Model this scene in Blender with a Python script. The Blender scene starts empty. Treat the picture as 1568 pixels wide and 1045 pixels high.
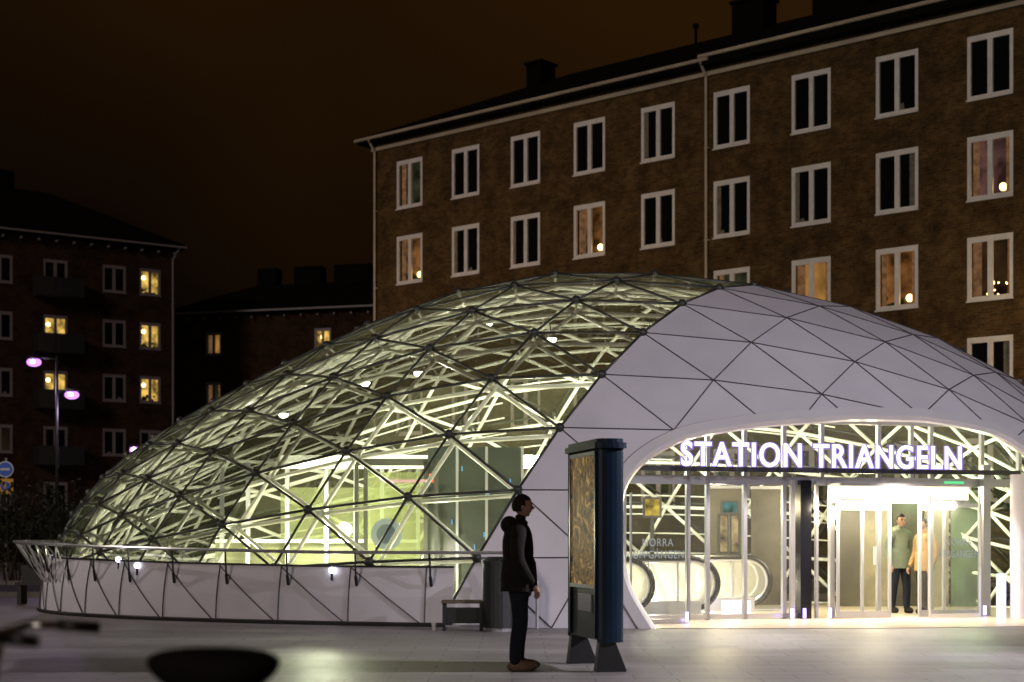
import bpy, bmesh, math, random
from mathutils import Vector, Matrix, geometry
random.seed(4)
R=math.radians
FP=2396.0; CX=784.0; HY=819.0; CH=1.4
def bx(px,Y): return (px-CX)/FP*Y
def bz(py,Y): return CH-(py-HY)/FP*Y
scene=bpy.context.scene
col=scene.collection

# ---------------------------------------------------------------- materials
def newmat(name):
    m=bpy.data.materials.new(name); m.use_nodes=True
    nt=m.node_tree; nt.nodes.clear()
    out=nt.nodes.new('ShaderNodeOutputMaterial')
    return m,nt,out
def pbr(name,c,rough=.6,metal=0,noise=0,nscale=5,bump=0,bscale=40,spec=.5,c2=None):
    m,nt,out=newmat(name)
    p=nt.nodes.new('ShaderNodeBsdfPrincipled')
    p.inputs['Base Color'].default_value=(*c,1); p.inputs['Roughness'].default_value=rough
    p.inputs['Metallic'].default_value=metal; p.inputs['Specular IOR Level'].default_value=spec
    nt.links.new(p.outputs[0],out.inputs[0])
    tc=nt.nodes.new('ShaderNodeTexCoord')
    if noise or c2:
        n=nt.nodes.new('ShaderNodeTexNoise'); n.inputs['Scale'].default_value=nscale; n.inputs['Detail'].default_value=6
        nt.links.new(tc.outputs['Object'],n.inputs['Vector'])
        r=nt.nodes.new('ShaderNodeValToRGB'); r.color_ramp.elements[0].position=.3; r.color_ramp.elements[1].position=.7
        cc=c2 if c2 else tuple(x*(1-noise) for x in c)
        r.color_ramp.elements[0].color=(*cc,1); r.color_ramp.elements[1].color=(*c,1)
        nt.links.new(n.outputs[0],r.inputs[0]); nt.links.new(r.outputs[0],p.inputs['Base Color'])
    if bump:
        n=nt.nodes.new('ShaderNodeTexNoise'); n.inputs['Scale'].default_value=bscale; n.inputs['Detail'].default_value=4
        nt.links.new(tc.outputs['Object'],n.inputs['Vector'])
        b=nt.nodes.new('ShaderNodeBump'); b.inputs['Strength'].default_value=bump; b.inputs['Distance'].default_value=.02
        nt.links.new(n.outputs[0],b.inputs['Height']); nt.links.new(b.outputs[0],p.inputs['Normal'])
    return m
def emit(name,c,s,noise=0,nscale=3):
    m,nt,out=newmat(name)
    e=nt.nodes.new('ShaderNodeEmission'); e.inputs[0].default_value=(*c,1); e.inputs[1].default_value=s
    nt.links.new(e.outputs[0],out.inputs[0])
    if noise:
        tc=nt.nodes.new('ShaderNodeTexCoord')
        n=nt.nodes.new('ShaderNodeTexNoise'); n.inputs['Scale'].default_value=nscale; n.inputs['Detail'].default_value=3
        nt.links.new(tc.outputs['Object'],n.inputs['Vector'])
        mr=nt.nodes.new('ShaderNodeMapRange'); mr.inputs[1].default_value=.35; mr.inputs[2].default_value=.65
        mr.inputs[3].default_value=s*(1-noise); mr.inputs[4].default_value=s*(1+noise*.6)
        nt.links.new(n.outputs[0],mr.inputs[0]); nt.links.new(mr.outputs[0],e.inputs[1])
    return m
def glassmat(name,tint,refl=.08,diff=.03,dc=(.7,.8,.7)):
    m,nt,out=newmat(name)
    t=nt.nodes.new('ShaderNodeBsdfTransparent'); t.inputs[0].default_value=(*tint,1)
    g=nt.nodes.new('ShaderNodeBsdfGlossy'); g.inputs['Roughness'].default_value=.04
    d=nt.nodes.new('ShaderNodeBsdfTranslucent'); d.inputs[0].default_value=(*dc,1)
    d2=nt.nodes.new('ShaderNodeBsdfDiffuse'); d2.inputs[0].default_value=(*dc,1)
    md=nt.nodes.new('ShaderNodeMixShader'); md.inputs[0].default_value=.4
    nt.links.new(d.outputs[0],md.inputs[1]); nt.links.new(d2.outputs[0],md.inputs[2])
    lw=nt.nodes.new('ShaderNodeFresnel'); lw.inputs[0].default_value=1.45
    ad=nt.nodes.new('ShaderNodeMath'); ad.operation='MULTIPLY'; ad.inputs[1].default_value=refl*10
    ad.use_clamp=True
    nt.links.new(lw.outputs[0],ad.inputs[0])
    m1=nt.nodes.new('ShaderNodeMixShader'); m1.inputs[0].default_value=diff
    nt.links.new(t.outputs[0],m1.inputs[1]); nt.links.new(md.outputs[0],m1.inputs[2])
    m2=nt.nodes.new('ShaderNodeMixShader')
    nt.links.new(ad.outputs[0],m2.inputs[0]); nt.links.new(m1.outputs[0],m2.inputs[1]); nt.links.new(g.outputs[0],m2.inputs[2])
    nt.links.new(m2.outputs[0],out.inputs[0])
    return m
def brickmat(name,c1,c2,mortar):
    m,nt,out=newmat(name)
    p=nt.nodes.new('ShaderNodeBsdfPrincipled'); p.inputs['Roughness'].default_value=.95; p.inputs['Specular IOR Level'].default_value=.15
    tc=nt.nodes.new('ShaderNodeTexCoord'); sp=nt.nodes.new('ShaderNodeSeparateXYZ'); cb=nt.nodes.new('ShaderNodeCombineXYZ')
    ad=nt.nodes.new('ShaderNodeMath'); ad.operation='ADD'
    nt.links.new(tc.outputs['Object'],sp.inputs[0])
    nt.links.new(sp.outputs[0],ad.inputs[0]); nt.links.new(sp.outputs[1],ad.inputs[1])
    nt.links.new(ad.outputs[0],cb.inputs[0]); nt.links.new(sp.outputs[2],cb.inputs[1])
    b=nt.nodes.new('ShaderNodeTexBrick'); b.inputs['Scale'].default_value=1
    b.inputs['Brick Width'].default_value=.25; b.inputs['Row Height'].default_value=.085; b.inputs['Mortar Size'].default_value=.012
    b.inputs['Color1'].default_value=(*c1,1); b.inputs['Color2'].default_value=(*c2,1); b.inputs['Mortar'].default_value=(*mortar,1)
    nt.links.new(cb.outputs[0],b.inputs['Vector'])
    n=nt.nodes.new('ShaderNodeTexNoise'); n.inputs['Scale'].default_value=1.1; n.inputs['Detail'].default_value=10; n.inputs['Roughness'].default_value=.8
    nt.links.new(tc.outputs['Object'],n.inputs['Vector'])
    mr=nt.nodes.new('ShaderNodeMapRange'); mr.inputs[1].default_value=.35; mr.inputs[2].default_value=.65; mr.inputs[3].default_value=.35; mr.inputs[4].default_value=1.65
    nt.links.new(n.outputs[0],mr.inputs[0])
    mx=nt.nodes.new('ShaderNodeVectorMath'); mx.operation='SCALE'
    nt.links.new(b.outputs[0],mx.inputs[0]); nt.links.new(mr.outputs[0],mx.inputs['Scale'])
    nt.links.new(mx.outputs[0],p.inputs['Base Color'])
    bp=nt.nodes.new('ShaderNodeBump'); bp.inputs['Strength'].default_value=.5; bp.inputs['Distance'].default_value=.01
    nt.links.new(b.outputs[1],bp.inputs['Height']); nt.links.new(bp.outputs[0],p.inputs['Normal'])
    nt.links.new(p.outputs[0],out.inputs[0])
    return m

M={}
M['white']=pbr('white_panel',(.73,.71,.80),.4,noise=.12,nscale=1.1)
M['trim']=pbr('white_trim',(.74,.72,.78),.4,noise=.08,nscale=2)
M['seam']=pbr('panel_joint',(.06,.055,.065),.7)
M['strutd']=pbr('outer_strut_unlit_metal',(.05,.052,.048),.4,metal=.3)  # dark tone puts the struts' unlit outer face into the colour
M['strutw']=pbr('inner_tube_paint',(.82,.83,.76),.3,noise=.1,nscale=6)
M['glass']=glassmat('dome_glass',(.95,.97,.91),.08,.05,(.80,.84,.52))
M['clear']=glassmat('door_glass',(.94,.96,.96),.09,.03,(.85,.85,.8))
M['frost']=glassmat('balustrade_glass',(.85,.86,.82),.06,.32,(.85,.83,.74))
M['frostg']=glassmat('shaft_glass',(.8,.86,.7),.06,.3,(.5,.52,.28))
M['frame']=pbr('aluminium_frame',(.36,.36,.39),.35,metal=.6)
M['dark']=pbr('dark_metal',(.02,.02,.022),.5,noise=.4,nscale=12)
M['steel']=pbr('brushed_steel',(.6,.6,.62),.3,metal=.8)
M['rubber']=pbr('handrail_rubber',(.012,.012,.012),.35)
M['floor']=pbr('interior_floor',(.58,.48,.38),.3,noise=.15,nscale=3)
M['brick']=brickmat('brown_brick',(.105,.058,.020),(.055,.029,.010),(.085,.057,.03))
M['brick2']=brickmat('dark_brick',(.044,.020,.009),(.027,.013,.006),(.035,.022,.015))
M['roof']=pbr('dark_roof',(.007,.006,.006),.95,noise=.3,nscale=2,spec=.05)
M['winframe']=pbr('window_frame_paint',(.78,.74,.76),.5,noise=.15,nscale=3)
M['winframe2']=pbr('window_frame_paint_shaded',(.2,.17,.18),.5)  # frame paint darkened to stand for weaker light on the far buildings
M['pane']=pbr('dark_window_glass',(.006,.006,.007),.12,spec=.3)
M['curtain']=pbr('curtain',(.22,.19,.16),.9,noise=.5,nscale=8)
M['gutter']=pbr('gutter_paint',(.5,.42,.33),.5,noise=.3,nscale=1)

# ---------------------------------------------------------------- mesh builder
class MB:
    def __init__(s): s.v=[]; s.f=[]; s.m=[]; s.mats=[]
    def mi(s,mat):
        if mat not in s.mats: s.mats.append(mat)
        return s.mats.index(mat)
    def face(s,pts,mat):
        i=len(s.v); s.v+= [tuple(p) for p in pts]; s.f.append(tuple(range(i,i+len(pts)))); s.m.append(s.mi(mat))
    def box(s,c,sz,mat,rot=0,tilt=None):
        hx,hy,hz=sz[0]/2,sz[1]/2,sz[2]/2
        mt=Matrix.Rotation(rot,3,'Z')
        if tilt is not None: mt=mt@tilt
        i=len(s.v); c=Vector(c)
        for dx in(-1,1):
            for dy in(-1,1):
                for dz in(-1,1):
                    s.v.append(tuple(c+mt@Vector((dx*hx,dy*hy,dz*hz))))
        k=s.mi(mat)
        for f in((0,1,3,2),(4,6,7,5),(0,4,5,1),(2,3,7,6),(0,2,6,4),(1,5,7,3)):
            s.f.append(tuple(i+a for a in f)); s.m.append(k)
    def tube(s,p,q,r,mat,n=6,r2=None,cap=True):
        p=Vector(p);q=Vector(q);d=q-p
        if d.length<1e-5:return
        d.normalize(); a=d.orthogonal().normalized(); b=d.cross(a)
        r2=r if r2 is None else r2
        i=len(s.v);k=s.mi(mat)
        for t in range(n):
            an=2*math.pi*t/n; o=a*math.cos(an)+b*math.sin(an)
            s.v.append(tuple(p+o*r)); s.v.append(tuple(q+o*r2))
        for t in range(n):
            u=(t+1)%n
            s.f.append((i+2*t,i+2*u,i+2*u+1,i+2*t+1)); s.m.append(k)
        if cap:
            s.f.append(tuple(i+2*t for t in range(n))[::-1]); s.m.append(k)
            s.f.append(tuple(i+2*t+1 for t in range(n))); s.m.append(k)
    def path(s,pts,r,mat,n=6,closed=False):
        L=len(pts)
        for a in range(L if closed else L-1): s.tube(pts[a],pts[(a+1)%L],r,mat,n)
    def ball(s,c,r,mat,nu=12,nv=8,sc=(1,1,1),fn=None):
        i=len(s.v);k=s.mi(mat)
        for a in range(nv+1):
            ph=math.pi*a/nv
            for b in range(nu):
                th=2*math.pi*b/nu
                q=Vector((math.sin(ph)*math.cos(th),math.sin(ph)*math.sin(th),math.cos(ph)))
                o=Vector((q.x*r*sc[0],q.y*r*sc[1],q.z*r*sc[2]))
                if fn: o=fn(q,o)
                s.v.append(tuple(Vector(c)+o))
        for a in range(nv):
            for b in range(nu):
                s.f.append((i+a*nu+b,i+(a+1)*nu+b,i+(a+1)*nu+(b+1)%nu,i+a*nu+(b+1)%nu)); s.m.append(k)
    def obj(s,name,parent=None,smooth=False,bevel=0):
        me=bpy.data.meshes.new(name); me.from_pydata(s.v,[],s.f)
        for m in s.mats: me.materials.append(m)
        for p,k in zip(me.polygons,s.m):
            p.material_index=k; p.use_smooth=smooth
        me.update()
        o=bpy.data.objects.new(name,me); col.objects.link(o)
        if parent: o.parent=parent
        if bevel:
            b=o.modifiers.new('bevel','BEVEL'); b.width=bevel; b.segments=2
        return o
def empty(name,loc=(0,0,0),rot=0):
    e=bpy.data.objects.new(name,None); e.location=loc; e.rotation_euler=(0,0,rot); col.objects.link(e); return e
def light(name,kind,loc,energy,color,parent=None,**kw):
    l=bpy.data.lights.new(name,kind); l.energy=energy; l.color=color
    for k,v in kw.items(): setattr(l,k,v)
    o=bpy.data.objects.new(name,l); o.location=loc; col.objects.link(o)
    if parent: o.parent=parent
    return o

# ---------------------------------------------------------------- camera / world
cam=bpy.data.cameras.new('camera'); co=bpy.data.objects.new('camera',cam); col.objects.link(co)
co.location=(0,0,CH); co.rotation_euler=(R(90),0,0)
cam.sensor_width=36; cam.lens=36*FP/1568; cam.shift_y=(HY-522.5)/1568; cam.clip_end=1000; cam.clip_start=.1
cam.dof.use_dof=True; cam.dof.focus_distance=21; cam.dof.aperture_fstop=1.8
scene.camera=co
w=bpy.data.worlds.new('World'); scene.world=w; w.use_nodes=True
nt=w.node_tree; nt.nodes.clear()
wo=nt.nodes.new('ShaderNodeOutputWorld'); bg=nt.nodes.new('ShaderNodeBackground'); nt.links.new(bg.outputs[0],wo.inputs[0])
tc=nt.nodes.new('ShaderNodeTexCoord'); ns=nt.nodes.new('ShaderNodeTexNoise'); ns.inputs['Scale'].default_value=2.2; ns.inputs['Detail'].default_value=3
nt.links.new(tc.outputs['Generated'],ns.inputs['Vector'])
sp=nt.nodes.new('ShaderNodeSeparateXYZ'); nt.links.new(tc.outputs['Generated'],sp.inputs[0])
a1=nt.nodes.new('ShaderNodeMath'); a1.operation='MULTIPLY_ADD'; a1.inputs[1].default_value=1.1; nt.links.new(sp.outputs[0],a1.inputs[0]); nt.links.new(ns.outputs[0],a1.inputs[2])
a2=nt.nodes.new('ShaderNodeMath'); a2.operation='MULTIPLY_ADD'; a2.inputs[1].default_value=1.1; nt.links.new(sp.outputs[2],a2.inputs[0]); nt.links.new(a1.outputs[0],a2.inputs[2])
cr=nt.nodes.new('ShaderNodeValToRGB'); cr.color_ramp.elements[0].position=.35; cr.color_ramp.elements[1].position=1.0
cr.color_ramp.elements[0].color=(.0032,.0018,.0009,1); cr.color_ramp.elements[1].color=(.024,.0098,.0020,1)
nt.links.new(a2.outputs[0],cr.inputs[0]); nt.links.new(cr.outputs[0],bg.inputs[0]); bg.inputs[1].default_value=.85
sun=light('facade_fill_sun','SUN',(0,-10,30),.5,(1,.84,.72),angle=R(12))  # soft sun lamp added as fill to light the facades
Ld=Vector((-.45,-.85,.34)); sun.rotation_euler=Ld.to_track_quat('Z','Y').to_euler()

# ---------------------------------------------------------------- ground
def groundmat():
    m,nt,out=newmat('plaza_paving')
    p=nt.nodes.new('ShaderNodeBsdfPrincipled')
    tc=nt.nodes.new('ShaderNodeTexCoord')
    n=nt.nodes.new('ShaderNodeTexNoise'); n.inputs['Scale'].default_value=.5; n.inputs['Detail'].default_value=9; n.inputs['Roughness'].default_value=.68
    mp=nt.nodes.new('ShaderNodeMapping'); mp.inputs['Scale'].default_value=(.35,1.3,1)
    nt.links.new(tc.outputs['Object'],mp.inputs[0]); nt.links.new(mp.outputs[0],n.inputs['Vector'])
    r=nt.nodes.new('ShaderNodeValToRGB'); r.color_ramp.elements[0].position=.36; r.color_ramp.elements[1].position=.6
    r.color_ramp.elements[0].color=(.11,.098,.095,1); r.color_ramp.elements[1].color=(.27,.25,.255,1)
    nt.links.new(n.outputs[0],r.inputs[0])
    f=nt.nodes.new('ShaderNodeTexNoise'); f.inputs['Scale'].default_value=30; f.inputs['Detail'].default_value=5
    nt.links.new(tc.outputs['Object'],f.inputs['Vector'])
    b=nt.nodes.new('ShaderNodeTexBrick'); b.inputs['Scale'].default_value=1; b.inputs['Brick Width'].default_value=.8; b.inputs['Row Height'].default_value=.4
    b.inputs['Mortar Size'].default_value=.012; b.inputs['Color1'].default_value=(1,1,1,1); b.inputs['Color2'].default_value=(.85,.85,.85,1); b.inputs['Mortar'].default_value=(.55,.55,.55,1)
    nt.links.new(tc.outputs['Object'],b.inputs['Vector'])
    mx=nt.nodes.new('ShaderNodeMixRGB'); mx.blend_type='MULTIPLY'; mx.inputs[0].default_value=1
    nt.links.new(r.outputs[0],mx.inputs[1]); nt.links.new(b.outputs[0],mx.inputs[2])
    nt.links.new(mx.outputs[0],p.inputs['Base Color'])
    mr=nt.nodes.new('ShaderNodeMapRange'); mr.inputs[3].default_value=.3; mr.inputs[4].default_value=.7
    nt.links.new(n.outputs[0],mr.inputs[0]); nt.links.new(mr.outputs[0],p.inputs['Roughness'])
    bp=nt.nodes.new('ShaderNodeBump'); bp.inputs['Strength'].default_value=.35; bp.inputs['Distance'].default_value=.01
    nt.links.new(f.outputs[0],bp.inputs['Height']); nt.links.new(bp.outputs[0],p.inputs['Normal'])
    nt.links.new(p.outputs[0],out.inputs[0]); return m
g=MB(); g.face([(-400,-60,0),(400,-60,0),(400,700,0),(-400,700,0)],groundmat()); g.obj('ground')
asph=pbr('asphalt',(.05,.048,.046),.8,noise=.3,nscale=2,bump=.3)
kerb=pbr('kerb_stone',(.28,.26,.25),.7,noise=.3,nscale=4)
rd=MB(); rd.face([(-60,38,.004),(60,31,.004),(60,39,.004),(-60,46,.004)],asph)
rd.obj('road')
kb=MB(); 
for k in range(60):
    x0=-60+k*2; y0=38-(k*2)*7/120
    kb.box((x0+1,y0-.09-.06,.06),(1.98,.16,.12),kerb,rot=math.atan2(-7,120))
    kb.box((x0+1,y0+8+.1-.06,.06),(1.98,.16,.12),kerb,rot=math.atan2(-7,120))
kb.obj('kerb')

# ---------------------------------------------------------------- dome
A,B,C=10.08,5.0,6.1
CEN=Vector((1.3,28.4,0)); E1=Vector((.9873,-.1588,0)); N1=Vector((.1588,.9873,0))
def S(s,t,k=1.0):
    s=min(max(s,0),180); fz=1.0 if s<90 else 1-.135*math.sin(R(2*(s-90)))**2
    s=R(s);t=R(t)
    return CEN+(E1*(A*math.cos(s))+N1*(-B*math.sin(s)*math.cos(t))+Vector((0,0,1))*(C*fz*math.sin(s)*math.sin(t)))*k
def NRM(p):
    q=p-CEN; l=q.dot(E1)/A**2; w_=q.dot(N1)/B**2; z=q.z/C**2
    return (E1*l+N1*w_+Vector((0,0,z))).normalized()
DS=10.0; SK=3.4; S0=99.5
def node_s(i,j): return S0-SK*min(j,18-j)+DS*i
def node(i,j,k=1.0): return S(node_s(i,j),10*j,k)
def Ff(s,t):
    v=t/10; j=math.floor(v); j=min(max(j,-1),8); dv=v-j
    u=(s-(S0-SK*v))/DS; i=math.floor(u); du=u-i
    def nd(i,j): return S(S0-SK*j+DS*i,10*j)
    if du>=dv: return nd(i,j)*(1-du)+nd(i+1,j)*(du-dv)+nd(i+1,j+1)*dv
    return nd(i,j)*(1-dv)+nd(i,j+1)*(dv-du)+nd(i+1,j+1)*du
def sight(px,py):
    d=Vector(((px-CX)/FP,1,-(py-HY)/FP)); o=Vector((0,0,CH))-CEN
    f=lambda v:Vector((v.dot(E1)/A,v.dot(N1)/B,v.z/C))
    D=f(d);O=f(o); a=D.dot(D);b=2*D.dot(O);c=O.dot(O)-1; q=b*b-4*a*c
    q=max(q,0); t=(-b-math.sqrt(q))/(2*a); P=O+D*t
    return math.degrees(math.acos(max(-1,min(1,P.x)))), math.degrees(math.atan2(P.z,-P.y))
arch_px=[(1012,985),(985,945),(960,900),(949,850),(946,790),(952,748),(972,714),(1005,688),(1050,668),(1110,655),(1180,646),(1260,640),(1340,637),(1420,641),(1490,652),(1545,672),(1590,706),(1620,750),(1645,820),(1655,900),(1655,985)]
ctl=[sight(*p) for p in arch_px]
hole=[]
for k in range(len(ctl)-1):
    p0=ctl[max(k-1,0)];p1=ctl[k];p2=ctl[k+1];p3=ctl[min(k+2,len(ctl)-1)]
    for m_ in range(5):
        t=m_/5
        hole.append(tuple(.5*((2*p1[x])+(-p0[x]+p2[x])*t+(2*p0[x]-5*p1[x]+4*p2[x]-p3[x])*t*t+(-p0[x]+3*p1[x]-3*p2[x]+p3[x])*t**3) for x in(0,1)))
hole.append(ctl[-1])
def inpoly(p,poly):
    x,y=p;r=False;n=len(poly)
    for i in range(n):
        x1,y1=poly[i];x2,y2=poly[(i+1)%n]
        if (y1>y)!=(y2>y) and x<(x2-x1)*(y-y1)/(y2-y1)+x1: r=not r
    return r
dome=empty('station_dome')
TMAX=90
vin=[];ein=[]
def addseg(pts,closed=False):
    b=len(vin); vin.extend(Vector(p) for p in pts)
    for i in range(len(pts)-1): ein.append((b+i,b+i+1))
    if closed: ein.append((b+len(pts)-1,b))
def sb(t): return S0-.34*t
addseg(hole)
addseg([(sb(-4),-4),(sb(TMAX),TMAX),(2,TMAX),(2,-4)],True)
for j in range(0,10):
    for i in range(-10,1):
        s=S0-SK*j+DS*i
        if i<0: addseg([(s,10*j),(s+DS,10*j)])
        if j<9: addseg([(s,10*j),(s-SK,10*j+10)])
        if j<9 and i<0: addseg([(s,10*j),(s+DS-SK,10*j+10)])
vo,eo,fo,*_=geometry.delaunay_2d_cdt(vin,ein,[],0,1e-4)
me=MB(); 
for f in fo:
    c=sum((vo[i] for i in f),Vector((0,0)))/len(f)
    if c.y<-4 or c.y>TMAX or c.x>sb(c.y) or c.x<2 or inpoly((c.x,c.y),hole): continue
    pts=[Ff(vo[i].x,vo[i].y) for i in f]
    nn=(pts[1]-pts[0]).cross(pts[2]-pts[0])
    if nn.length<1e-9: continue
    if nn.dot(NRM(S(c.x,c.y)))<0: pts=pts[::-1]
    me.face(pts,M['white'])
o=me.obj('portal_shell',dome)
bm=bmesh.new(); bm.from_mesh(o.data); bmesh.ops.remove_doubles(bm,verts=bm.verts,dist=1e-4); bm.to_mesh(o.data); bm.free()
sd=o.modifiers.new('solid','SOLIDIFY'); sd.thickness=.07; sd.offset=-1
jm=MB()
def seamline(a,b,n=14):
    prev=None
    for k in range(n+1):
        s=a[0]+(b[0]-a[0])*k/n; t=a[1]+(b[1]-a[1])*k/n
        ok=not inpoly((s,t),hole) and s>2 and s<=sb(t)+.2 and t>=-.5
        p=Ff(s,t)+NRM(S(s,t))*.004 if ok else None
        if p is not None and prev is not None: jm.tube(prev,p,.0105,M['seam'],5,cap=False)
        prev=p
for j in range(0,10):
    for i in range(-9,1):
        s=S0-SK*j+DS*i
        if j>0 and i<0: seamline((s,10*j),(s+DS,10*j))
        if j<9: seamline((s,10*j),(s-SK,10*j+10))
        if j<9 and i<0: seamline((s,10*j),(s+DS-SK,10*j+10))
jm.obj('panel_joints',dome)
# arch lip
lm=MB(); HP=[Ff(*h) for h in hole]; HN=[NRM(S(*h)) for h in hole]
n=len(HP); IN=Vector((.12,1,0)).normalized()
prof=[]
for k in range(n):
    t=(HP[min(k+1,n-1)]-HP[max(k-1,0)]).normalized(); sd_=HN[k].cross(t).normalized()
    if sd_.dot(HP[k]-HP[n//2]-Vector((0,0,-2.2)))<0: sd_=-sd_
    p=HP[k]; nn=HN[k]
    prof.append([p+sd_*.17+nn*.004,p+sd_*.15+nn*.05,p-sd_*.01+nn*.06,p-sd_*.05,p-sd_*.06+IN*.28,p+sd_*.1+IN*.5])
for k in range(n-1):
    for q in range(5): lm.face([prof[k][q],prof[k+1][q],prof[k+1][q+1],prof[k][q+1]],M['trim'])
for k in range(n-1): lm.tube(prof[k][0],prof[k+1][0],.009,M['seam'],4,cap=False)
lo=lm.obj('arch_lip',dome)
bm=bmesh.new(); bm.from_mesh(lo.data); bmesh.ops.remove_doubles(bm,verts=bm.verts,dist=1e-4); bmesh.ops.recalc_face_normals(bm,faces=bm.faces); bm.to_mesh(lo.data); bm.free()
# glass lattice
gm=MB();om=MB();im=MB()
def ki(j): return .962 if j<=8 else .955
done=set()
def edge(a,b):
    key=tuple(sorted((a,b)))
    if key in done: return
    done.add(key)
    sa,sb_=node_s(*a),node_s(*b)
    if (sa>=180 and sb_>=180) or (sa<=0 and sb_<=0): return
    om.tube(node(*a),node(*b),.023,M['strutd'],6)
    im.tube(node(*a,ki(a[1])),node(*b,ki(b[1])),.036,M['strutw'],7)
for j in range(0,18):
    for i in range(-11,10):
        if j<9: tris=[((i,j),(i+1,j),(i+1,j+1)),((i,j),(i+1,j+1),(i,j+1))]
        else: tris=[((i,j),(i+1,j),(i,j+1)),((i+1,j),(i+1,j+1),(i,j+1))]
        if j<9 and i<0: continue
        for t in tris:
            ps=[node(*q) for q in t]
            ss=[node_s(*q) for q in t]
            if min(ss)>=180 or max(ss)<=0: continue
            if (ps[1]-ps[0]).cross(ps[2]-ps[0]).length<1e-4: continue
            gm.face(ps,M['glass'])
            edge(t[0],t[1]);edge(t[1],t[2]);edge(t[2],t[0])
for j in range(1,18):
    for i in range(-9,9):
        s=node_s(i,j)
        if 3<s<177 and not(j<9 and i<0):
            p=node(i,j); q=node(i,j,ki(j))
            om.ball(p,.08,M['strutd'],8,6)
            im.tube(p,q,.022,M['strutw'],6)
            im.ball(q,.065,M['strutw'],8,6)
# roof sun-shade slats along the rear of the dome
for t in range(98,170,4):
    for a in range(62,156,4):
        if (a//20+t//12)%3==0: continue
        im.tube(S(a,t,.975),S(a+4,t,.975),.02,M['strutw'],4,cap=False)
gm.obj('glass_panes',dome); om.obj('outer_struts',dome,smooth=True); im.obj('inner_tubes',dome,smooth=True)
# skirt
sk=MB(); sj=MB()
ZT=.9
def bp_(s,z,k):
    a=R(s); h=math.sqrt(max(0,1-(z/(C*k))**2))
    return CEN+(E1*(A*math.cos(a))-N1*(B*math.sin(a)))*k*h+Vector((0,0,z))
rng=list(range(98,262,2))
def ztop(s): return ZT+.12*max(0,min(1,(s-110)/60)) if s<=180 else ZT
for a,b in zip(rng[:-1],rng[1:]):
    for f0,f1 in((0,.5),(.5,1)):
        k=1.012
        sk.face([bp_(a,ztop(a)*f0,k),bp_(b,ztop(b)*f0,k),bp_(b,ztop(b)*f1,k),bp_(a,ztop(a)*f1,k)],M['white'])
    sk.face([bp_(a,ztop(a),1.012),bp_(b,ztop(b),1.012),bp_(b,ztop(b)+.02,.985),bp_(a,ztop(a)+.02,.985)],M['trim'])
    sj.tube(bp_(a,ztop(a)+.01,1.014),bp_(b,ztop(b)+.01,1.014),.016,M['dark'],5)
    sj.tube(bp_(a,.03,1.016),bp_(b,.03,1.016),.035,M['dark'],5)
for k in range(0,22):
    a=100.5+7.2*k
    sj.path([bp_(a,z*ztop(a)/4,1.0135) for z in range(5)],.011,M['seam'],4)
    sj.path([bp_(a+7.2*(z/8),z*ztop(a)/8,1.0145) for z in range(9)],.011,M['seam'],4)
sk.obj('base_skirt',dome); sj.obj('skirt_joints',dome)

# handrail around the dome
rail=empty('guard_rail'); rm=MB()
def rp(s,z): 
    off=.32+.6*max(0,min(1,(s-150)/25))
    p=bp_(s,z,1.0)
    nrm=(E1*(math.cos(R(s))/A)-N1*(math.sin(R(s))/B)).normalized()
    return p+nrm*off
zr=lambda s:1.13+.14*max(0,min(1,(s-110)/60))
pts=[rp(s,zr(s)) for s in range(92,222,3)]
rm.path(pts,.026,M['steel'],8)
rm.tube(pts[0],pts[0]+Vector((.25,-.1,-.45)),.026,M['steel'],8)
rm.tube(pts[0]+Vector((.25,-.1,-.45)),pts[0]+Vector((.25,-.1,-1.12)),.026,M['steel'],8)
for s in range(100,222,7):
    p=rp(s,zr(s)); q=bp_(s,.62,1.012); mid=(p+q)/2+Vector((0,0,-.12))
    rm.tube(p,mid,.016,M['dark'],6); rm.tube(mid,q,.026,M['dark'],6)
for s in range(152,222,3):
    rm.tube(rp(s,zr(s)),bp_(s+2,.55,1.012),.016,M['steel'],5)
    rm.tube(rp(s,zr(s)),bp_(s-3,.55,1.012),.012,M['steel'],5)
rm.obj('rail_tubes',rail)
spot=emit('lamp_glow',(.9,.88,1),7)
sl=MB()
for px,py in((190,845),(218,855),(513,870)):
    s,t=sight(px,py); p=S(s,t)+NRM(S(s,t))*.12
    sl.ball(p,.048,spot,10,8); sl.tube(p+Vector((0,0,-.04)),p+Vector((0,0,-.16)),.02,M['dark'],6)
sl.obj('marker_lights',rail)

# ---------------------------------------------------------------- interior
inter=empty('station_interior'); fm=MB()
fm.face([bp_(s,.008,.995) for s in range(0,360,5)],M['floor']); fm.obj('interior_floor',inter)
gwall=pbr('green_grey_wall',(.15,.16,.07),.6,noise=.5,nscale=1.5)
tealm=pbr('dark_teal_panel',(.006,.016,.018),.3,noise=.5,nscale=4)
wl=MB()
def wb(px0,px1,Y,z0,z1,mat,th=.08,mb=None):
    (mb or wl).box(((bx(px0,Y)+bx(px1,Y))/2,Y,(z0+z1)/2),(abs(bx(px1,Y)-bx(px0,Y)),th,z1-z0),mat)
wb(330,640,29.4,.01,1.25,gwall)
wb(430,640,29.9,1.2,2.3,M['frostg'],.03)
for p in (340,380,440,500,545,585,640): wb(p-3,p+3,29.2,.01,2.75,M['frame'],.08)
wb(430,840,28.9,2.62,2.86,M['strutw'],.25)
wb(330,640,29.1,1.25,1.31,M['steel'],.1)
for p in (546,560,652,668): wb(p-3,p+3,27.2,.01,2.7,M['dark'],.1)
wb(546,668,27.2,2.6,2.72,M['dark'],.1)
wb(560,652,27.6,.3,2.5,M['frostg'],.02)
wb(655,800,27.8,.01,2.95,tealm,.1)
for p in (700,745,800): wb(p-2,p+2,27.6,.01,2.95,M['frame'],.05)
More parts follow.
